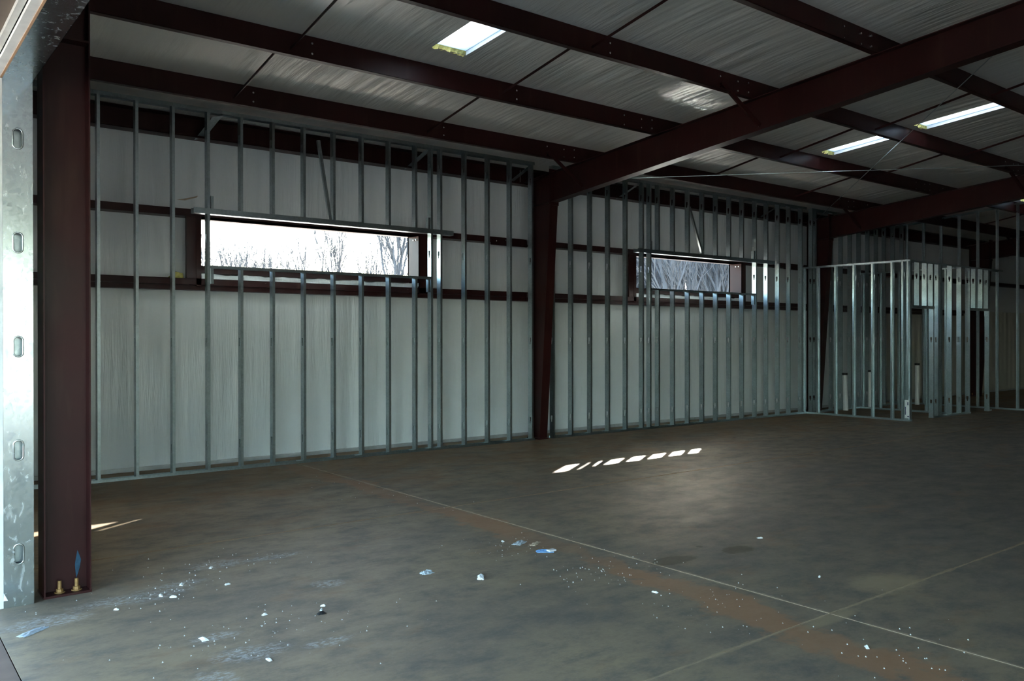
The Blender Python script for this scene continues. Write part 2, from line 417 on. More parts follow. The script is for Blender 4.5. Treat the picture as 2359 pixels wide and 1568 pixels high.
names = ['single skylight in the near roof bay above the left window', 'lower skylight in the middle roof bay, left of its neighbour', 'upper longer skylight in the middle roof bay',
         'lower skylight in the far bay half hidden behind the second rafter', 'upper skylight at the right picture edge beyond the second rafter']
for (a, b, c, d), nm in zip(SKY, names):
    e = empty('skylight', ((a+b)/2, (c+d)/2, z_top((c+d)/2)), nm, 'skylight', 'roof skylights')
    p = MB(); p.hexa([(a,c,z_top(c)+.055),(b,c,z_top(c)+.055),(b,d,z_top(d)+.055),(a,d,z_top(d)+.055),(a,c,z_top(c)+.059),(b,c,z_top(c)+.059),(b,d,z_top(d)+.059),(a,d,z_top(d)+.059)])
    add('translucent_panel', p, SKYP, e)
    m1 = MB(); n_ = 14; pts0 = []
    for i in range(n_+1):                            # ragged cut end of the blanket
        x = a+(b-a)*i/n_; j1, j2 = wr.uniform(-.02, .02), wr.uniform(-.012, .012)
        pts0.append([(x, d+j1+.005, z_top(d)+j2), (x, d-.004, z_top(d)+.052)])
    m1.grid(pts0); add('blanket_edge', m1, FIBRE, e)
    for x in (a, b):
        s = .004 if x == b else -.004
        m2 = MB(); m2.hexa([(min(x,x+s),c,z_top(c)+.006),(max(x,x+s),c,z_top(c)+.006),(max(x,x+s),d,z_top(d)+.006),(min(x,x+s),d,z_top(d)+.006),
                            (min(x,x+s),c,z_top(c)+.05),(max(x,x+s),c,z_top(c)+.05),(max(x,x+s),d,z_top(d)+.05),(min(x,x+s),d,z_top(d)+.05)])
        add('folded_facing', m2, VINYL_ROOF, e)
    m3 = MB(); m3.box(a, b, c-.004, c, z_top(c)+.005, z_top(c)+.05); add('folded_facing', m3, VINYL_ROOF, e)

# ------------------------------------------------------------------ window wall: siding, insulation, girts
WIN = [(3.337, 6.42), (10.912, 13.915)]
WZ0, WZ1 = 2.45, 3.045
wb = empty('wall_back', (X_END, Y_OUT, 0), kind='structure')
sd_ = MB(); xs = [X_END-.2, WIN[0][0], WIN[0][1], WIN[1][0], WIN[1][1], X_FAR+.2]
for i, (a, b) in enumerate(zip(xs, xs[1:])):
    if i % 2: sd_.box(a, b, Y_OUT+.06, Y_OUT+.09, -.14, WZ0).box(a, b, Y_OUT+.06, Y_OUT+.09, WZ1, 4.45)
    else: sd_.box(a, b, Y_OUT+.06, Y_OUT+.09, -.14, 4.45)
add('siding', sd_, SIDING, wb)
def wall_panel(xa, xb, za, zb, seed, fine=True):
    nx = max(2, int((xb-xa)*(44 if fine else 5))); nz = max(2, int((zb-za)*(9 if fine else 3)))
    pts = []
    for j in range(nz+1):
        z = za+(zb-za)*j/nz; row = []
        for i in range(nx+1):
            x = xa+(xb-xa)*i/nx
            ed = math.sin(math.pi*j/nz)**.5 if 0 < j < nz else 0
            ex = min(1, min(x-xa, xb-x)/.15)
            row.append((x, Y_OUT-.004-.012*ed+.0055*ed*ex*wrinkle(x, z*.7, seed), z))
        pts.append(row)
    return MB().grid(pts)
ROWS = [(.045, 2.2), (2.3, 3.07), (3.07, 4.26)]
for b, (xa, xb) in enumerate(((X_END, 8.3), (8.3, 15.97), (15.97, 23.59), (23.59, 31.21), (31.21, X_FAR))):
    for r_, (za, zb) in enumerate(ROWS):
        if r_ == 0 and b >= 3: continue
        segs = [(xa, xb)]
        if r_ == 1 and b < 2:
            w_ = WIN[b]; segs = [(xa, w_[0]-.01), (w_[1]+.01, xb)]
        if r_ == 0 and b == 2: segs = [(xa, 19.9)]
        for a_, b_ in segs:
            n_ = max(1, round((b_-a_)/1.83))
            for i in range(n_):
                add('insulation_panel', wall_panel(a_+(b_-a_)*i/n_, a_+(b_-a_)*(i+1)/n_, za, zb, b+r_*2.2+i*.7, b < 2), VINYL_WALL, wb, smooth=True)
for i in range(2):                                   # blanket tucked under each window
    a, b = WIN[i]; mb = MB(); n_ = 50; pts = []
    for j in range(4):
        z = 2.265+.085*j/3
        pts.append([(a+(b-a)*k/n_, .42+.01*math.sin(k*1.3+j)+.012*math.sin(k*.37+j*2), z+(.007*math.sin(k*.8)+.004*math.sin(k*2.3) if j == 3 else 0)) for k in range(n_+1)])
    mb.grid(pts); add('tucked_blanket', mb, VINYL_WALL, wb, smooth=True)
m = MB(); m.v = [(3.10, Y_OUT-.03, 3.25), (3.20, Y_OUT-.031, 3.252), (3.34, Y_OUT-.03, 3.30), (3.36, Y_OUT-.03, 3.325), (3.24, Y_OUT-.031, 3.285)]; m.f = [(0, 1, 2, 3, 4)]
tag(add('glue_smear', m, TAN, wb), 'tan glue smear')
m = MB(); m.prism([(2.98, .47, 2.295), (3.15, .47, 2.295), (3.14, .47, 2.35), (3.06, .47, 2.37)], (0, .08, 0)); tag(add('fibreglass_tuft', m, FIBRE, wb), 'yellow fibreglass tuft')
# ribbed liner panels beyond the tall partition
lp = 0
x = 19.95
while x < X_FAR-.5:
    mb = MB(); pts0, pts1 = [], []; xe = x+.91
    for k in range(13):
        xx = x+.91*k/12; dy = -.025 if k % 4 in (1, 2) else 0
        pts0.append((xx, Y_OUT-.01+dy, .02)); pts1.append((xx, Y_OUT-.01+dy, 2.3))
    mb.grid([pts0, pts1]); add('liner_panel', mb, LINER, wb); x = xe
ba = MB(); ba.box(X_END, X_FAR, Y_OUT-.035, Y_OUT, .0, .048); add('base_angle', ba, simple('dull_zinc_flashing', (.5, .52, .52), .4, .35), wb)

def seg_gaps(): return list(zip([X_END, *FRAMES], [*FRAMES, X_FAR]))
BAYN = ['near', 'middle', 'third', 'fourth', 'last']
for b, (xa, xb) in enumerate(seg_gaps()):
    rootp = (xa+.1, .45, 3)
    es = empty('eave_strut', (xa, .5, 4.0), 'dark red eave strut along the top of the window wall, %s bay' % BAYN[b], 'steel beam', 'eave struts')
    m = MB(); m.box(xa+.01, xb-.01, .575, .585, 4.0, z_top(.58)); add('web', m, PRIMER, es)
    m = MB(); m.box(xa+.01, xb-.01, .40, .585, 3.995, 4.003); m.box(xa+.01, xb-.01, .40, .407, 3.995, 4.02); add('bottom_flange', m, PRIMER, es)
    m = MB(); m.box(xa+.01, xb-.01, .45, .575, z_top(.45)-.012, z_top(.45)-.004); add('top_flange', m, PRIMER, es)
    if b == 2 or b < 2:
        pass
    up_ = empty('wall_girt', (xa, .5, 3.05), 'upper dark red wall girt level with the window heads, %s bay' % BAYN[b], 'steel girt', 'upper wall girts')
    m = MB(); m.box(xa+.01, xb-.01, .40, .408, 3.045, 3.125); add('inner_flange', m, PRIMER, up_)
    m = MB(); m.box(xa+.01, xb-.01, .40, .60, 3.037, 3.045); add('web', m, PRIMER, up_)
    lo = empty('wall_girt', (xa, .5, 2.2), 'lower dark red wall girt just below the window sills, %s bay' % BAYN[b], 'steel girt', 'lower wall girts')
    if b < 3:
        m = MB(); m.box(xa+.01, xb-.01, .40, .408, 2.215, 2.29); add('inner_flange', m, PRIMER, lo)
        m = MB(); m.box(xa+.01, xb-.01, .40, .60, 2.285, 2.292); add('web', m, PRIMER, lo)
        m = MB(); m.box(xa+.01, xb-.01, .44, .60, 2.155, 2.215); add('lower_leg', m, PRIMER, lo)
    else: bpy.data.objects.remove(lo)
    for q in ((xb-.62, 3.065), (xb-.44, 3.085)):
        m = MB(); m.tube((q[0], .40, q[1]), (q[0], .388, q[1]), .011, .011, 6); add('bolt', m, ZINC, up_)
    m = MB(); m.box(xb-.72, xb-.01, .395, .40, 3.0, 3.1); add('lap_splice', m, PRIMER, up_)

for i, (a, b) in enumerate(WIN):                     # framed openings
    wn = empty('window_%d' % (i+1), (a, .5, WZ0), kind='structure')
    m = MB(); m.box(a-.06, a, .40, Y_OUT+.09, 2.2, WZ1+.0); m.box(a-.175, a-.06, .405, .45, 2.29, WZ1); add('jamb', m, PRIMER, wn)
    jr = .165 if i == 0 else .13
    m = MB(); m.box(b, b+.012, .40, Y_OUT+.09, 2.2, WZ1); m.box(b, b+jr, .40, .41, 2.2, WZ1); jb = add('jamb', m, PRIMER, wn)
    for dy in (.47, .54):
        q = MB(); q.tube((b, dy, 2.985), (b-.012, dy, 2.985), .011, .011, 6); add('bolt', q, ZINC, jb)
    m = MB(); m.box(a-.06, b+.012, .40, Y_OUT+.09, WZ1-.008, WZ1); add('head', m, PRIMER, wn)
    m = MB(); m.box(a, b, .40, .408, 2.36, WZ0); m.box(a, b, .40, Y_OUT+.09, WZ0-.008, WZ0); add('sill', m, PRIMER, wn)

# ------------------------------------------------------------------ other walls
wl = empty('wall_left', (X_END, -2, 0), kind='structure')
OP0, OP1, OPZ = -4.29, -10.9, 3.09
m = MB(); m.box(X_END-.09, X_END-.06, OP0, Y_OUT+.1, -.14, 5.4).box(X_END-.09, X_END-.06, Y_BACK, OP1, -.14, 5.4).box(X_END-.09, X_END-.06, OP1, OP0, OPZ+.02, 5.4)
add('siding', m, SIDING, wl)
for a, b, z0 in ((OP0+.2, Y_OUT, .05), (Y_BACK, OP1-.2, .05), (OP1, OP0, OPZ+.3)):
    m = MB(); m.grid([[(X_END-.02, a, z0), (X_END-.02, b, z0)], [(X_END-.02, a, 5.2), (X_END-.02, b, 5.2)]]); add('insulation_panel', m, VINYL_WALL, wl)
m = MB(); m.box(X_FAR, X_FAR+.1, Y_BACK, Y_OUT+.1, -.1, 5.4); tag(add('wall_right', m, LINER), kind='structure')
FILL_OP = (1.0, 5.2, 3.2)                                # unseen opening added in the opposite wall to brighten jamb and window wall
m = MB(); m.box(X_END-.1, FILL_OP[0], Y_BACK-.1, Y_BACK, -.1, 5.4).box(FILL_OP[1], X_FAR+.1, Y_BACK-.1, Y_BACK, -.1, 5.4).box(FILL_OP[0], FILL_OP[1], Y_BACK-.1, Y_BACK, FILL_OP[2], 5.4)
tag(add('wall_front', m, LINER), kind='structure')

# ------------------------------------------------------------------ steel frames
CN = ['nearer tapered dark red steel column between the two windows', 'second tapered dark red column beside the framed stud room', 'third dark red column far behind the framed stud room', 'farthest dark red column of the window wall']
RN = ['long dark red rafter crossing the roof from the nearer column', 'second dark red rafter over the framed stud room', 'third dark red rafter in the far end of the roof', 'last dark red rafter at the far end']
for i, xf in enumerate(FRAMES):
    c = empty('steel_column', (xf, .2, 0), CN[i], 'column', 'wall columns')
    y0b, y0t, zt, yo = .02, -.24, 3.65, .27
    m = MB(); m.hexa([(xf-.004, y0b, .02), (xf+.004, y0b, .02), (xf+.004, yo, .02), (xf-.004, yo, .02), (xf-.004, y0t, zt), (xf+.004, y0t, zt), (xf+.004, yo, 4.02), (xf-.004, yo, 4.02)])
    m.prism([(xf-.004, y0t, zt), (xf-.004, yo, 4.02), (xf-.004, y0t, z_raf(y0t))], (.008, 0, 0)); add('web', m, PRIMER, c)
    m = MB(); m.hexa([(xf-.077, y0b-.01, .02), (xf+.077, y0b-.01, .02), (xf+.077, y0b, .02), (xf-.077, y0b, .02), (xf-.077, y0t-.01, zt), (xf+.077, y0t-.01, zt), (xf+.077, y0t, zt), (xf-.077, y0t, zt)]); add('inner_flange', m, PRIMER, c)
    m = MB(); m.box(xf-.077, xf+.077, yo-.01, yo, .02, 4.02); add('outer_flange', m, PRIMER, c)
    m = MB(); m.box(xf-.1, xf+.1, y0b-.02, yo+.02, 0, .02); add('base_plate', m, PRIMER, c)
    m = MB(); m.box(xf-.09, xf+.09, y0t-.012, y0t+.004, zt-.06, z_raf(y0t)+.05); add('end_plate', m, PRIMER, c)
    m = MB(); m.box(xf-.075, xf+.075, y0t, yo-.01, zt-.02, zt-.01); add('stiffener', m, PRIMER, c)
    for dx in (-.05, .05):
        m = MB(); m.tube((xf+dx, .2, .02), (xf+dx, .2, .08), .012, .012, 8); add('anchor_bolt', m, RUST, c)
    r = empty('steel_rafter', (xf, -.3, 4.0), RN[i], 'rafter', 'roof rafters')
    def zb(y): return 3.655 + (-.315-y)*.0955
    yr = RIDGE
    m = MB(); m.hexa([(xf-.004, yr, zb(yr)), (xf+.004, yr, zb(yr)), (xf+.004, y0t, zb(y0t)), (xf-.004, y0t, zb(y0t)), (xf-.004, yr, z_raf(yr)-.006), (xf+.004, yr, z_raf(yr)-.006), (xf+.004, y0t, z_raf(y0t)-.006), (xf-.004, y0t, z_raf(y0t)-.006)]); add('web', m, PRIMER, r)
    for nm, zf, o in (('bottom_flange', zb, -.01), ('top_flange', z_raf, -.01)):
        ye = y0t if nm[0] == 'b' else .40
        m = MB(); m.hexa([(xf-.077, yr, zf(yr)+o), (xf+.077, yr, zf(yr)+o), (xf+.077, ye, zf(ye)+o), (xf-.077, ye, zf(ye)+o), (xf-.077, yr, zf(yr)), (xf+.077, yr, zf(yr)), (xf+.077, ye, zf(ye)), (xf-.077, ye, zf(ye))]); add(nm, m, PRIMER, r)
    for k in (0, 2, 4):                              # flange braces from the purlins
        yk = PURL[k]
        m = MB(); a_, b_ = (xf-.63, yk-.025, z_raf(yk)+.09), (xf-.03, yk-.10, zb(yk)+.07)
        m.bar(a_, b_, .05, .006, (0, 0, 1)); m.bar((a_[0], a_[1]-.022, a_[2]), (b_[0], b_[1]-.022, b_[2]), .006, .05, (0, 0, 1)); fb = add('flange_brace', m, PRIMER, r)
        m = MB(); m.tube((xf-.005, yk-.10, zb(yk)+.07), (xf-.02, yk-.10, zb(yk)+.07), .013, .013, 6); add('bolt', m, ZINC, fb)

ORD = ['first', 'second', 'third', 'fourth', 'fifth', 'sixth', 'seventh']
bolt_me = MB().tube((0, 0, 0), (0, -.012, 0), .011, .011, 6).mesh('bolt', ZINC)
for k, yk in enumerate(PURL):
    p = empty('roof_purlin', (X_END, yk, z_raf(yk)), '%s dark red roof purlin counted up the slope from the window wall' % ORD[k], 'purlin', 'roof purlins')
    zb_, zt_ = z_raf(yk), z_top(yk)
    m = MB(); m.box(X_END, X_FAR, yk-.002, yk+.002, zb_, zt_); add('web', m, PRIMER, p)
    m = MB(); m.box(X_END, X_FAR, yk-.065, yk, zb_, zb_+.004); m.box(X_END, X_FAR, yk-.065, yk-.061, zb_, zb_+.02); add('bottom_flange', m, PRIMER, p)
    m = MB(); m.box(X_END, X_FAR, yk, yk+.065, zt_-.006, zt_-.002); add('top_flange', m, PRIMER, p)
    for xf in FRAMES[:2]:
        for dx, dz in ((-.62, .05), (-.62, .17), (-.30, .06), (-.30, .17), (-.10, .08), (-.10, .19), (.42, .06), (.42, .17)):
            inst('bolt', bolt_me, (xf+dx, yk-.002, zb_+dz), p)
    for x_ in (3.52, 6.05):
        for dz in (.07, .17): inst('bolt', bolt_me, (x_, yk-.002, zb_+dz), p)
    if k < 6:
        y2 = PURL[k+1]
        for x_ in (3.30, 5.80, 11.2, 13.9, 18.7, 21.2):
            m = MB(); a_, b_ = Vector((x_, yk-.003, z_raf(yk)+.075)), Vector((x_, y2+.003, z_top(y2)-.035))
            m.bar(a_, b_, .003, .028); m.bar(a_+Vector((.013, 0, .014)), b_+Vector((.013, 0, .014)), .028, .003); add('sag_angle', m, PRIMER, p)
for a_, b_, nm in (((8.45, .0, 4.0), (15.9, -5.6, 4.33), 'thin bracing rod running up the middle roof bay to the right'), ((15.87, .05, 3.98), (8.45, -6.9, 4.5), 'thin bracing rod crossing the middle roof bay diagonally')):
    m = MB(); m.tube(a_, b_, .005, .005, 6); tag(add('bracing_rod', m, GALV, None, a_), nm, 'rod', 'roof bracing rods')

# near end-wall column
c = empty('steel_column', (1.03, -4.145, 0), 'closest dark red steel column beside the bright galvanized jamb', 'column')
xa, xb, ya, yb, ym = .905, 1.165, -4.245, -4.045, -4.145
H_ = z_top(-4.1)-.05
m = MB(); m.box(xa, xa+.008, ya, yb, .014, H_); add('flange', m, PRIMER, c)
m = MB(); m.box(xb-.008, xb, ya, yb, .014, H_); add('flange', m, PRIMER, c)
m = MB(); m.box(xa+.008, xb-.008, ym-.003, ym+.003, .014, H_); add('web', m, PRIMER, c)
m = MB(); m.box(xa-.004, xb+.002, ya-.006, yb+.006, 0, .014); add('base_plate', m, PRIMER, c)
m = MB(); m.box(xa+.008, xb-.008, ya+.004, yb-.004, 3.40, 3.412); add('stiffener', m, PRIMER, c)
for x_ in (.998, 1.092):
    m = MB(); m.tube((x_, ya+.055, .014), (x_, ya+.055, .085), .011, .011, 8); ab = add('anchor_bolt', m, RUST, c)
    m = MB(); m.tube((x_, ya+.055, .016), (x_, ya+.055, .036), .02, .02, 6); add('nut', m, RUST, ab)
    m = MB(); m.tube((x_, ya+.055, .0135), (x_, ya+.055, .017), .03, .03, 12); add('washer', m, RUST, ab)
m = MB(); m.v = [(1.105, ym-.0045, .25), (1.125, ym-.0045, .19), (1.118, ym-.0045, .14), (1.098, ym-.0045, .075), (1.09, ym-.0045, .16)]; m.f = [(0, 4, 3, 2, 1)]
tag(add('chalk_mark', m, BLUEC, c), 'blue chalk smear')
# end-wall rafter over it
r = empty('steel_rafter', (X_END+.2, -.3, 4.1), 'end wall rafter above the closest column', 'rafter')
for nm, o0, o1, hw in (('web', -.22, -.01, .004), ('top_flange', -.012, -.004, .07), ('bottom_flange', -.228, -.22, .07)):
    m = MB(); xf = X_END+.15
    m.hexa([(xf-hw, RIDGE, z_raf(RIDGE)+o0), (xf+hw, RIDGE, z_raf(RIDGE)+o0), (xf+hw, .4, z_raf(.4)+o0), (xf-hw, .4, z_raf(.4)+o0), (xf-hw, RIDGE, z_raf(RIDGE)+o1), (xf+hw, RIDGE, z_raf(RIDGE)+o1), (xf+hw, .4, z_raf(.4)+o1), (xf-hw, .4, z_raf(.4)+o1)]); add(nm, m, PRIMER, r)

# ------------------------------------------------------------------ steel studs
D, FW, T = .092, .032, .0016
CACHE = {}
def stud_mesh(length, z0=0., d=D, flip=False):
    key = (round(length, 3), round(z0, 3), d, flip)
    if key in CACHE: return CACHE[key]
    m = MB(); s = 1 if not flip else -1
    def bx(x0, x1, y0, y1, a, b):
        x0, x1 = (x0, x1) if not flip else (-FW-x1, -FW-x0)
        m.box(x0, x1, y0, y1, a, b)
    ks = [z for z in (.305, 1.524, 2.743, 3.962) if z0+.08 < z < z0+length-.08]
    hw, hh = .019, .05
    bx(-FW, -FW+T, 0, d/2-hw, 0, length); bx(-FW, -FW+T, d/2+hw, d, 0, length)
    prev = 0
    for z in ks:
        bx(-FW, -FW+T, d/2-hw, d/2+hw, prev, z-z0-hh)
        # narrowing lower half of the knockout
        bx(-FW, -FW+T, d/2-hw, d/2-hw*.55, z-z0-hh, z-z0-.012); bx(-FW, -FW+T, d/2+hw*.55, d/2+hw, z-z0-hh, z-z0-.012)
        prev = z-z0+hh
    bx(-FW, -FW+T, d/2-hw, d/2+hw, prev, length)
    bx(-FW+T, 0, 0, T, 0, length); bx(-FW+T, 0, d-T, d, 0, length)
    bx(-T, 0, T, .008, 0, length); bx(-T, 0, d-.008, d-T, 0, length)
    me = m.mesh('stud', GALV); CACHE[key] = me
    return me
def track(a, b, axis, front, z, updir, d=D, fl=.032, parent=None, name='track', slope=0.):
    """U-shaped runner along x (axis 0) or y (axis 1); front = coordinate of its room face"""
    m = MB()
    def hx(u0, u1, v0, v1, w0, w1):
        pts = []
        for w_ in (w0, w1):
            for u, v in ((u0, v0), (u1, v0), (u1, v1), (u0, v1)):
                zz = z + w_ + slope*(u-a)
                pts.append((u, v, zz) if axis == 0 else (v, u, zz))
        if axis == 1: pts = pts[3::-1]+pts[7:3:-1]
        m.hexa(pts)
    s = 1 if updir > 0 else -1
    e = .0012
    zs = sorted((0, s*T)); zf = sorted((0, s*fl))
    hx(a, b, front-e, front+d+e, *zs)
    hx(a, b, front-e-T, front-e, *zf); hx(a, b, front+d+e, front+d+e+T, *zf)
    return add(name, m, GALV, parent)

ZT = 4.262                                           # top of the window-wall framing
def studs(parent, xs_, z0=T, z1=ZT-.004, name='stud', y=0):
    for x_ in xs_: inst(name, stud_mesh(z1-z0, z0), (x_, y, z0), parent)
def window_bay(root, full, crip, x0, x1, wl_, wr_, h0, h1, lean):
    track(x0, x1, 0, 0, .0, 1, parent=root, name='bottom_track'); track(x0, x1, 0, 0, ZT, -1, fl=.045, parent=root, name='top_track')
    studs(root, full)
    if crip:
        studs(root, crip, T, 2.405, 'cripple_stud'); studs(root, crip, 3.032, ZT-.004, 'cripple_stud')
        track(wl_, wr_, 0, 0, 2.425, -1, fl=.03, parent=root, name='sill_track')
        track(h0, h1, 0, 0, 3.028, 1, fl=.065, parent=root, name='header_track')
        for x_, z0, z1 in ((wl_+.012, 3.03, 3.24), (wr_-.06, 3.03, 3.25), (wl_+.012, 2.21, 2.395), (wr_-.06, 2.21, 2.395)):
            m = MB(); m.box(x_, x_+.03, .004, .007, z0, z1); m.box(x_, x_+.002, .004, .07, z0, z1); add('clip_angle', m, GALV, root)
        for x_ in crip[::2]:
            m = MB(); m.box(x_-.11, x_-.035, .03, .09, 3.031, 3.05); add('bent_tab', m, GALV, root)
            m = MB(); m.box(x_-.12, x_-.035, .0, .05, .0285, .0305); add('bent_tab', m, GALV, root)
        a_, b_ = lean
        m = MB(); m.bar(a_, b_, .04, .035, (0, 1, 0)); add('loose_stud', m, GALV, root)
    return root
B1 = [1.29, 1.71, 2.125, 2.519, 2.912, 3.31, 6.404, 6.56, 6.979, 7.395, 7.807, 8.225]
C1 = [3.705, 4.102, 4.509, 4.918, 5.324, 5.733, 6.149]
r1 = empty('stud_wall', (2, 0, 0), 'galvanized stud framing around the left window, left of the nearer column', 'wall frame', 'stud framing along the window wall')
window_bay(r1, B1, C1, .86, 8.25, 3.31, 6.39, 3.12, 6.75, ((4.70, .05, 4.10), (4.855, .02, 3.06)))
B2 = [8.662, 9.047, 9.461, 9.867, 10.282, 10.678, 10.866, 13.859, 14.228, 14.608, 14.983, 15.405]
C2 = [11.08, 11.474, 11.873, 12.275, 12.665, 13.062, 13.456]
r2 = empty('stud_wall', (9, 0, 0), 'galvanized stud framing around the right window, between the two red columns', 'wall frame', 'stud framing along the window wall')
window_bay(r2, B2, C2, 8.62, 15.55, 10.85, 13.83, 10.52, 14.45, ((11.92, .05, 3.93), (12.255, .02, 3.06)))
r3 = empty('stud_wall', (16, 0, 0), 'galvanized stud framing on the window wall behind the framed room', 'wall frame', 'stud framing along the window wall')
window_bay(r3, [15.784, 15.922, 16.548, 16.923, 17.29, 17.656, 18.023, 18.391, 18.745, 19.15, 19.56], None, 15.74, 19.7, 0, 0, 0, 0, None)
def kicker(root, x):                                 # scrap strut tying the stud top back to the eave strut
    m = MB(); a_, b_ = Vector((x+.06, .06, 4.20)), Vector((x-.02, .47, 4.0))
    u = Vector((.06, .0, .02))
    m.hexa([a_-u, a_+u, b_+u, b_-u, a_-u+Vector((0, .004, .004)), a_+u+Vector((0, .004, .004)), b_+u+Vector((0, .004, .004)), b_-u+Vector((0, .004, .004))])
    m.hexa([a_+u, a_+u+Vector((.002, 0, 0)), b_+u+Vector((.002, 0, 0)), b_+u, a_+u+Vector((0, 0, .035)), a_+u+Vector((.002, 0, .035)), b_+u+Vector((.002, 0, .035)), b_+u+Vector((0, 0, .035))])
    add('kicker_brace', m, GALV, root)
for root, x_ in ((r1, 3.36), (r1, 6.30), (r1, 8.15), (r2, 10.55), (r2, 14.6)): kicker(root, x_)

# ---- small framed room in the far bay
def stud_y(root, x, ys_, z0, z1, flip=False, name='stud'):
    for y_ in ys_: inst(name, stud_mesh(z1-z0, z0, D, flip), (x, y_, z0), root, -math.pi/2)
XR, ZR = 15.56, 3.03
fr = empty('stud_wall', (XR, -1, 0), 'bright galvanized stud partition standing square to the window wall, front of the framed room', 'wall frame', 'framed room partitions')
track(-2.157, .09, 1, XR, 0, 1, parent=fr, name='bottom_track'); track(-2.157, .14, 1, XR, ZR, -1, parent=fr, name='top_track')
stud_y(fr, XR, [.085, -.25, -.647, -1.038, -1.425, -1.814, -2.025, -2.125], T, ZR-.003)
m = MB(); m.box(XR-.002, XR-.0005, -2.15, -2.06, .06, .40); lb = add('paper_label', m, PAPER, fr); tag(lb, 'white printed tag with a dark blue bar')
m = MB(); m.box(XR-.0028, XR-.0021, -2.082, -2.066, .12, .27); m.box(XR-.0028, XR-.0021, -2.14, -2.11, .08, .1).box(XR-.0028, XR-.0021, -2.13, -2.11, .30, .36); add('print', m, INK, lb)
YD = -2.10
dw = empty('stud_wall', (17, YD, 0), 'galvanized stud partition with two door openings, facing the open floor of the hall', 'wall frame', 'framed room partitions')
for a_, b_ in ((XR, 15.76), (16.60, 18.22), (19.06, 19.2)): track(a_, b_, 0, YD, 0, 1, parent=dw, name='bottom_track')
track(XR, 19.76, 0, YD, ZR, -1, parent=dw, name='top_track')
studs(dw, [15.66, 15.75, 16.63, 16.83, 16.95, 17.39, 17.80, 18.19, 19.10], T, ZR-.003, y=YD)
for a_, b_, cs in ((15.75, 16.64, (16.05, 16.35, 16.60)), (18.19, 19.08, (18.45, 18.78, 19.05))):
    track(a_, b_, 0, YD, 2.13, 1, fl=.05, parent=dw, name='door_header'); studs(dw, cs, 2.135, ZR-.003, 'cripple_stud', YD)
    m = MB(); m.box(b_-.03, b_, YD+.005, YD+.09, 2.02, 2.13); add('clip_angle', m, GALV, dw)
ip = empty('stud_wall', (17.7, -.8, 0), 'inner galvanized partition dividing the framed room', 'wall frame', 'framed room partitions')
track(-2.0, -.01, 1, 17.66, 0, 1, parent=ip, name='bottom_track'); track(-2.0, .0, 1, 17.66, ZR-.03, -1, parent=ip, name='top_track')
stud_y(ip, 17.66, [-.05, -.45, -.86, -1.45, -1.85], T, ZR-.035)
tp = empty('stud_wall', (19.75, -2, 0), 'tall dim galvanized partition reaching the roof at the far right', 'wall frame', 'framed room partitions')
m = MB()
track(-6.4, .45, 1, 19.75, 0, 1, parent=tp, name='bottom_track'); track(-6.4, .45, 1, 19.75, z_top(-6.4)-.04, -1, parent=tp, name='top_track', slope=-SL)
for y_ in [.40, .03, -.37, -.77, -1.175, -1.58, -1.985, -2.40, -2.81, -3.21, -3.62, -4.03, -4.43, -4.84, -5.25, -5.65, -6.06]:
    L_ = z_top(y_)-.045; inst('stud', stud_mesh(round(L_, 2), T), (19.75, y_, T), tp, -math.pi/2)
m = MB(); m.box(19.0, 19.76, -2.33, -2.30, 0, .01)

# pipes rising from the slab inside the room
for (x_, y_, hgt, r_, lean_, nm) in ((16.87, -.10, .76, .052, .02, 'fatter white plastic pipe stub leaning inside the framed room'), (17.87, -.10, .80, .042, 0, 'slimmer white plastic pipe stub to the right of the fatter one'), (19.60, -.30, .92, .05, 0, 'dim capped pipe stub close to the tall partition')):
    e = empty('drain_pipe', (x_, y_, 0), nm, 'pipe', 'pipe stubs')
    m = MB(); m.tube((x_, y_, 0), (x_-lean_*2, y_, hgt), r_, r_, 14); add('pipe', m, PVC, e, smooth=False)
    m = MB(); m.tube((x_-lean_*2, y_, hgt), (x_-lean_*2, y_, hgt+.045), r_*1.12, r_*1.12, 14); add('rubber_cap', m, BLACK, e)

# ------------------------------------------------------------------ wide opening: jamb stud, header, trim
jb = empty('opening_frame', (.77, OP0, 0), 'bright galvanized jamb and header of the wide opening at the left edge', 'door frame')
m = MB(); x0, x1 = X_END, X_END+.155; xm, hw, hh = (x0+x1)/2, .021, .055
prev = 0
for k in range(5):
    zc = .305+.6096*k
    m.box(x0+.045, x1-.045, OP0, OP0+.002, prev, zc-hh)
    # stadium hole: pieces around it
    n_ = 8; xl, xr = x0+.045, x1-.045
    for sgn, xe in ((-1, xl), (1, xr)):
        arc = [(xm+sgn*hw*math.cos(t_), zc-hh+hw+hw*math.sin(t_)) for t_ in [-math.pi/2+math.pi/2*i/n_ for i in range(n_+1)]] + [(xm+sgn*hw*math.cos(t_), zc+hh-hw+hw*math.sin(t_)) for t_ in [math.pi/2*i/n_ for i in range(n_+1)]]
        for (xa_, za_), (xb_, zb2) in zip(arc, arc[1:]):
            m.prism([(xa_, OP0, za_), (xb_, OP0, zb2), (xe, OP0, zb2), (xe, OP0, za_)], (0, .002, 0))
    prev = zc+hh
m.box(x0+.045, x1-.045, OP0, OP0+.002, prev, OPZ)
m.box(x0, x0+.045, OP0, OP0+.002, 0, OPZ).box(x1-.045, x1, OP0, OP0+.002, 0, OPZ)
web = add('jamb_web', m, GALV_D, jb)
rim = MB().tube((0, 0, 0), (0, 0, 0.0001), .001, .001, 3)
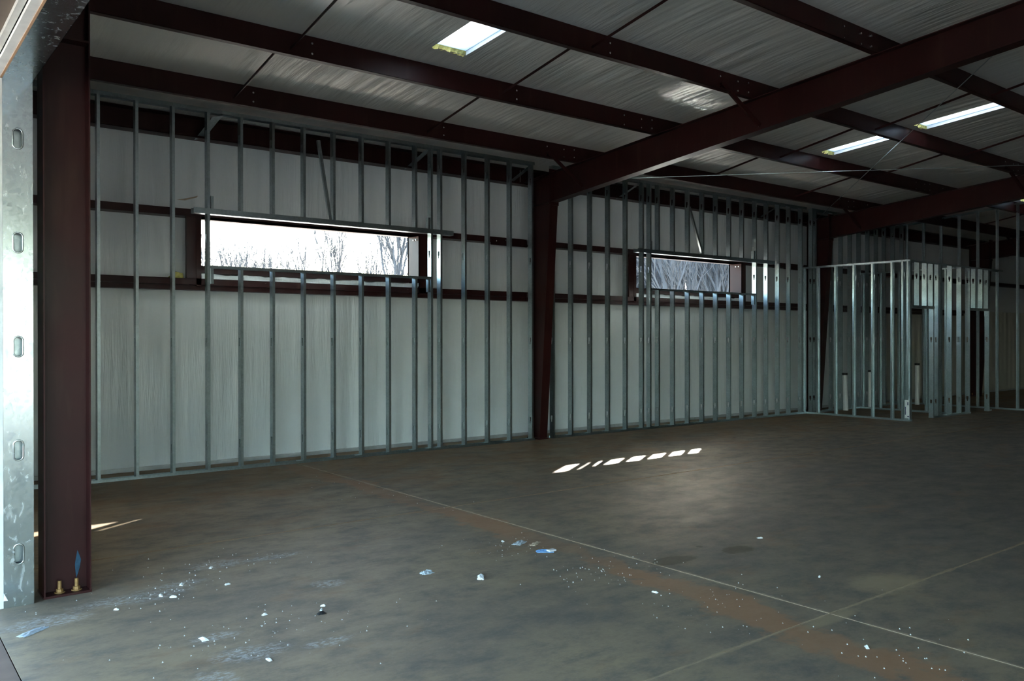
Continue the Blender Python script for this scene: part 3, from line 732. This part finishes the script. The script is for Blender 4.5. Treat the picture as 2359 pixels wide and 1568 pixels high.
for k in range(5):                                    # rolled lip round each punched hole
    zc = .305+.6096*k; m = MB(); pts = []
    for i in range(28):
        t_ = 2*math.pi*i/28; cz = hh-hw if math.sin(t_) >= 0 else -(hh-hw)
        pts.append(((xm+math.cos(t_)*hw, OP0-.0005, zc+cz+math.sin(t_)*hw), (xm+math.cos(t_)*(hw+.004), OP0-.0025, zc+cz+math.sin(t_)*(hw+.004)), (xm+math.cos(t_)*(hw+.010), OP0+.0008, zc+cz+math.sin(t_)*(hw+.010))))
    pts.append(pts[0]); m.grid(pts); add('hole_rim', m, GALV_D, web, smooth=True)
m = MB(); m.box(x0, x0+.002, OP0+.002, OP0+.041, 0, OPZ).box(x1-.002, x1, OP0+.002, OP0+.041, 0, OPZ); add('jamb_flange', m, GALV, jb)
m = MB(); m.box(x0, x1, OP0+.06, OP0+.062, 0, OPZ); m.box(x0, x0+.002, OP0+.062, OP0+.1, 0, OPZ).box(x1-.002, x1, OP0+.062, OP0+.1, 0, OPZ); add('jamb_stud', m, GALV, jb)
m = MB(); m.box(x0, x1, OP1-.1, OP0+.1, OPZ, OPZ+.002); m.box(x1-.002, x1, OP1-.1, OP0+.1, OPZ, OPZ+.25).box(x0, x0+.002, OP1-.1, OP0+.1, OPZ, OPZ+.25); add('header', m, GALV_D, jb)
m = MB(); m.box(x0, x1, OP1-.002, OP1, 0, OPZ); add('jamb_web', m, GALV_D, jb)
m = MB(); m.box(X_END-.055, X_END-.001, OP0, OP0+.018, -.012, OPZ+.05); tb = add('side_trim', m, TRIM, jb)
m = MB(); m.box(X_END-.055, X_END-.012, OP1, OP0, OPZ-.002, OPZ+.018); add('head_trim', m, TRIM, jb)
m = MB(); m.box(X_END-.012, X_END-.001, OP1, OP0, OPZ-.006, OPZ+.018); add('wood_edge', m, WOOD, jb)
m = MB(); m.v = [(X_END+.0, OP0-.003, .09), (X_END+.02, OP0-.012, .045), (X_END-.002, OP0-.008, .045)]; m.f = [(0, 1, 2)]; add('torn_tape', m, PAPER, jb)
cp = MB(); cp.box(-2.6, X_END-.075, OP1-1, OP0+1.2, OPZ+.045, OPZ+.07)  # only the soffit edge is seen; its outward depth is added to block sky
tag(add('soffit_sky_block', cp, simple('brown_soffit', (.12, .085, .06), .8)), 'brown soffit edge at the upper left corner, extended outside to block sky light', 'soffit')
# rest of the end-wall framing between the jamb and the corner
ew = empty('stud_wall', (X_END+.07, -2, 0), 'shadowed stud framing of the end wall behind the closest column', 'wall frame')
stud6 = stud_mesh(4.0, 0, .15)
for k in range(9): inst('stud', stud6, (X_END+.002, -3.75+.4064*k, 0.0), ew, -math.pi/2)

# ------------------------------------------------------------------ rubbish on the slab
def crumple(name, loc, sx, sy, hz, mat, label, cat, seed, n_=7, rz=0):
    rn = random.Random(seed); pts = []
    for i in range(n_):
        row = []
        for j in range(n_):
            u, v = i/(n_-1)-.5, j/(n_-1)-.5
            x_, y_ = u*sx*(1+rn.uniform(-.15, .15)), v*sy*(1+rn.uniform(-.2, .2))
            zz = .002+hz*max(0, (.35+.65*rn.random())*(1-(2*abs(v))**2*.8)*(1-(2*abs(u))**3*.6))
            row.append((loc[0]+x_*math.cos(rz)-y_*math.sin(rz), loc[1]+x_*math.sin(rz)+y_*math.cos(rz), zz))
        pts.append(row)
    m = MB(); m.grid(pts); k = len(m.v)
    m.v += [(x_, y_, .0) for x_, y_, z_ in m.v]; m.f += [tuple(i+k for i in f[::-1]) for f in m.f]
    ring = [(i, 0) for i in range(n_)]+[(n_-1, j) for j in range(1, n_)]+[(i, n_-1) for i in range(n_-2, -1, -1)]+[(0, j) for j in range(n_-2, 0, -1)]
    ids = [i*n_+j for i, j in ring]
    for a_, b_ in zip(ids, ids[1:]+ids[:1]): m.f.append((b_, a_, a_+k, b_+k))
    return tag(add(name, m, mat, None, (loc[0], loc[1], 0)), label, cat)
crumple('plastic_scrap', (4.02, -4.93), .13, .06, .022, GREYP, 'blue grey plastic scrap beside the red clay drift', 'scrap', 1, rz=.4)
crumple('card_scrap', (4.10, -5.02), .12, .045, .014, TAN, 'tan card strip lying against the grey plastic scrap', 'scrap', 2, rz=.5)
w_ = crumple('wrapper', (4.0, -5.25), .12, .04, .02, BLUEP, 'blue and white wrapper beside the red clay drift', 'wrapper', 3, rz=-.7)
m = MB(); m.box(4.0, 4.06, -5.31, -5.27, .012, .022); tag(add('white_band', m, PAPER, w_))
crumple('paper_wad', (3.02, -5.19), .08, .05, .025, GREYP, 'crumpled grey wad in the middle of the floor, left one', 'scrap', 4)
crumple('paper_wad', (3.24, -5.50), .09, .04, .03, PAPER, 'curled pale wad in the middle of the floor, right one', 'scrap', 5, rz=.9)
crumple('paper_sheet', (.76, -4.84), .16, .05, .012, GREYP, 'thin bluish sheet lying at the lower left by the slab edge', 'scrap', 6, rz=.6)
chips = [(1.65, -4.44, 'pale leaf-shaped chip right of the closest column'), (1.53, -4.68, 'flat white plaster chip below the leaf-shaped one'), (1.48, -4.60, 'smaller plaster flake left of the flat chip'),
         (1.88, -4.62, 'round white plaster lump on the open floor'), (2.13, -5.46, 'oval pale green-white chip with a dark stone beside it'), (2.17, -5.40, 'thin white flake above the oval chip'),
         (1.84, -5.34, 'small white chip at the centre left of the floor'), (1.44, -5.52, 'broad white plaster smear chip near the lower edge'), (1.60, -6.0, 'long white flake near the bottom of the picture'),
         (3.95, -4.81, 'round white pebble above the grey plastic scrap'), (5.60, -5.97, 'white flake right of the damp stains'), (4.05, -7.72, 'round white pebble on the clay drift at lower right'),
         (5.0, -6.86, 'pale flake on the bare slab at the right'), (3.9, -6.42, 'white flake on the drift left of the joint crossing'), (1.93, -4.16, 'white lump below the chalky smear'), (1.2, -4.72, 'white flake nearest the column foot')]
for i, (x_, y_, nm) in enumerate(chips):
    big = random.uniform(.55, .95)*(1.5 if i in (0, 1, 7, 8) else 1)
    crumple('plaster_chip', (x_, y_), .045*big, .022*big, .012, PLASTER, nm, 'chip', 20+i, 5, random.uniform(0, 3))
crumple('dark_stone', (2.10, -5.52), .04, .03, .018, BLACK, 'dark stone beside the oval pale chip', 'stone', 60, 5)
m = MB(); rp = random.Random(9)
zones = [(1.5, -4.5, .5, .4, 60), (1.7, -5.6, .6, .5, 80), (3.9, -4.9, .35, .3, 40), (3.95, -5.9, .5, .3, 70), (4.0, -6.8, .5, .5, 60), (4.0, -7.8, .5, .4, 40), (2.1, -4.1, .4, .3, 40), (4.1, -2.2, .4, 1.2, 30)]
for cx, cyy, rx, ry, n_ in zones:
    for _ in range(n_):
        x_, y_ = rp.gauss(cx, rx*.6), rp.gauss(cyy, ry*.6); r_ = rp.uniform(.0018, .0055)
        k = len(m.v); m.v += [(x_-r_, y_-r_, 0), (x_+r_, y_-r_*.6, 0), (x_+r_*.4, y_+r_, 0), (x_, y_, r_*1.3)]; m.f += [(k, k+2, k+1), (k, k+1, k+3), (k+1, k+2, k+3), (k+2, k, k+3)]
tag(add('plaster_crumbs', m, PLASTER), 'scattered white crumbs of plaster on the slab', 'crumbs', kind='stuff')

for nm, lb, ct in (('floor', 'dusty brown concrete slab floor with joints', 'floor'), ('ceiling', 'white wrinkled insulation facing under the sloping roof', 'ceiling'),
                   ('wall_back', 'white insulated long wall with two window openings', 'wall'), ('wall_left', 'end wall with the wide opening at the left edge', 'wall'),
                   ('wall_right', 'far end wall of the hall', 'wall'), ('wall_front', 'opposite long wall behind the camera', 'wall'),
                   ('window_1', 'left wide unglazed window opening with red steel frame', 'window'), ('window_2', 'right wide unglazed window opening with red steel frame, wood behind it', 'window')):
    o = bpy.data.objects.get(nm)
    if o: tag(o, lb, ct)
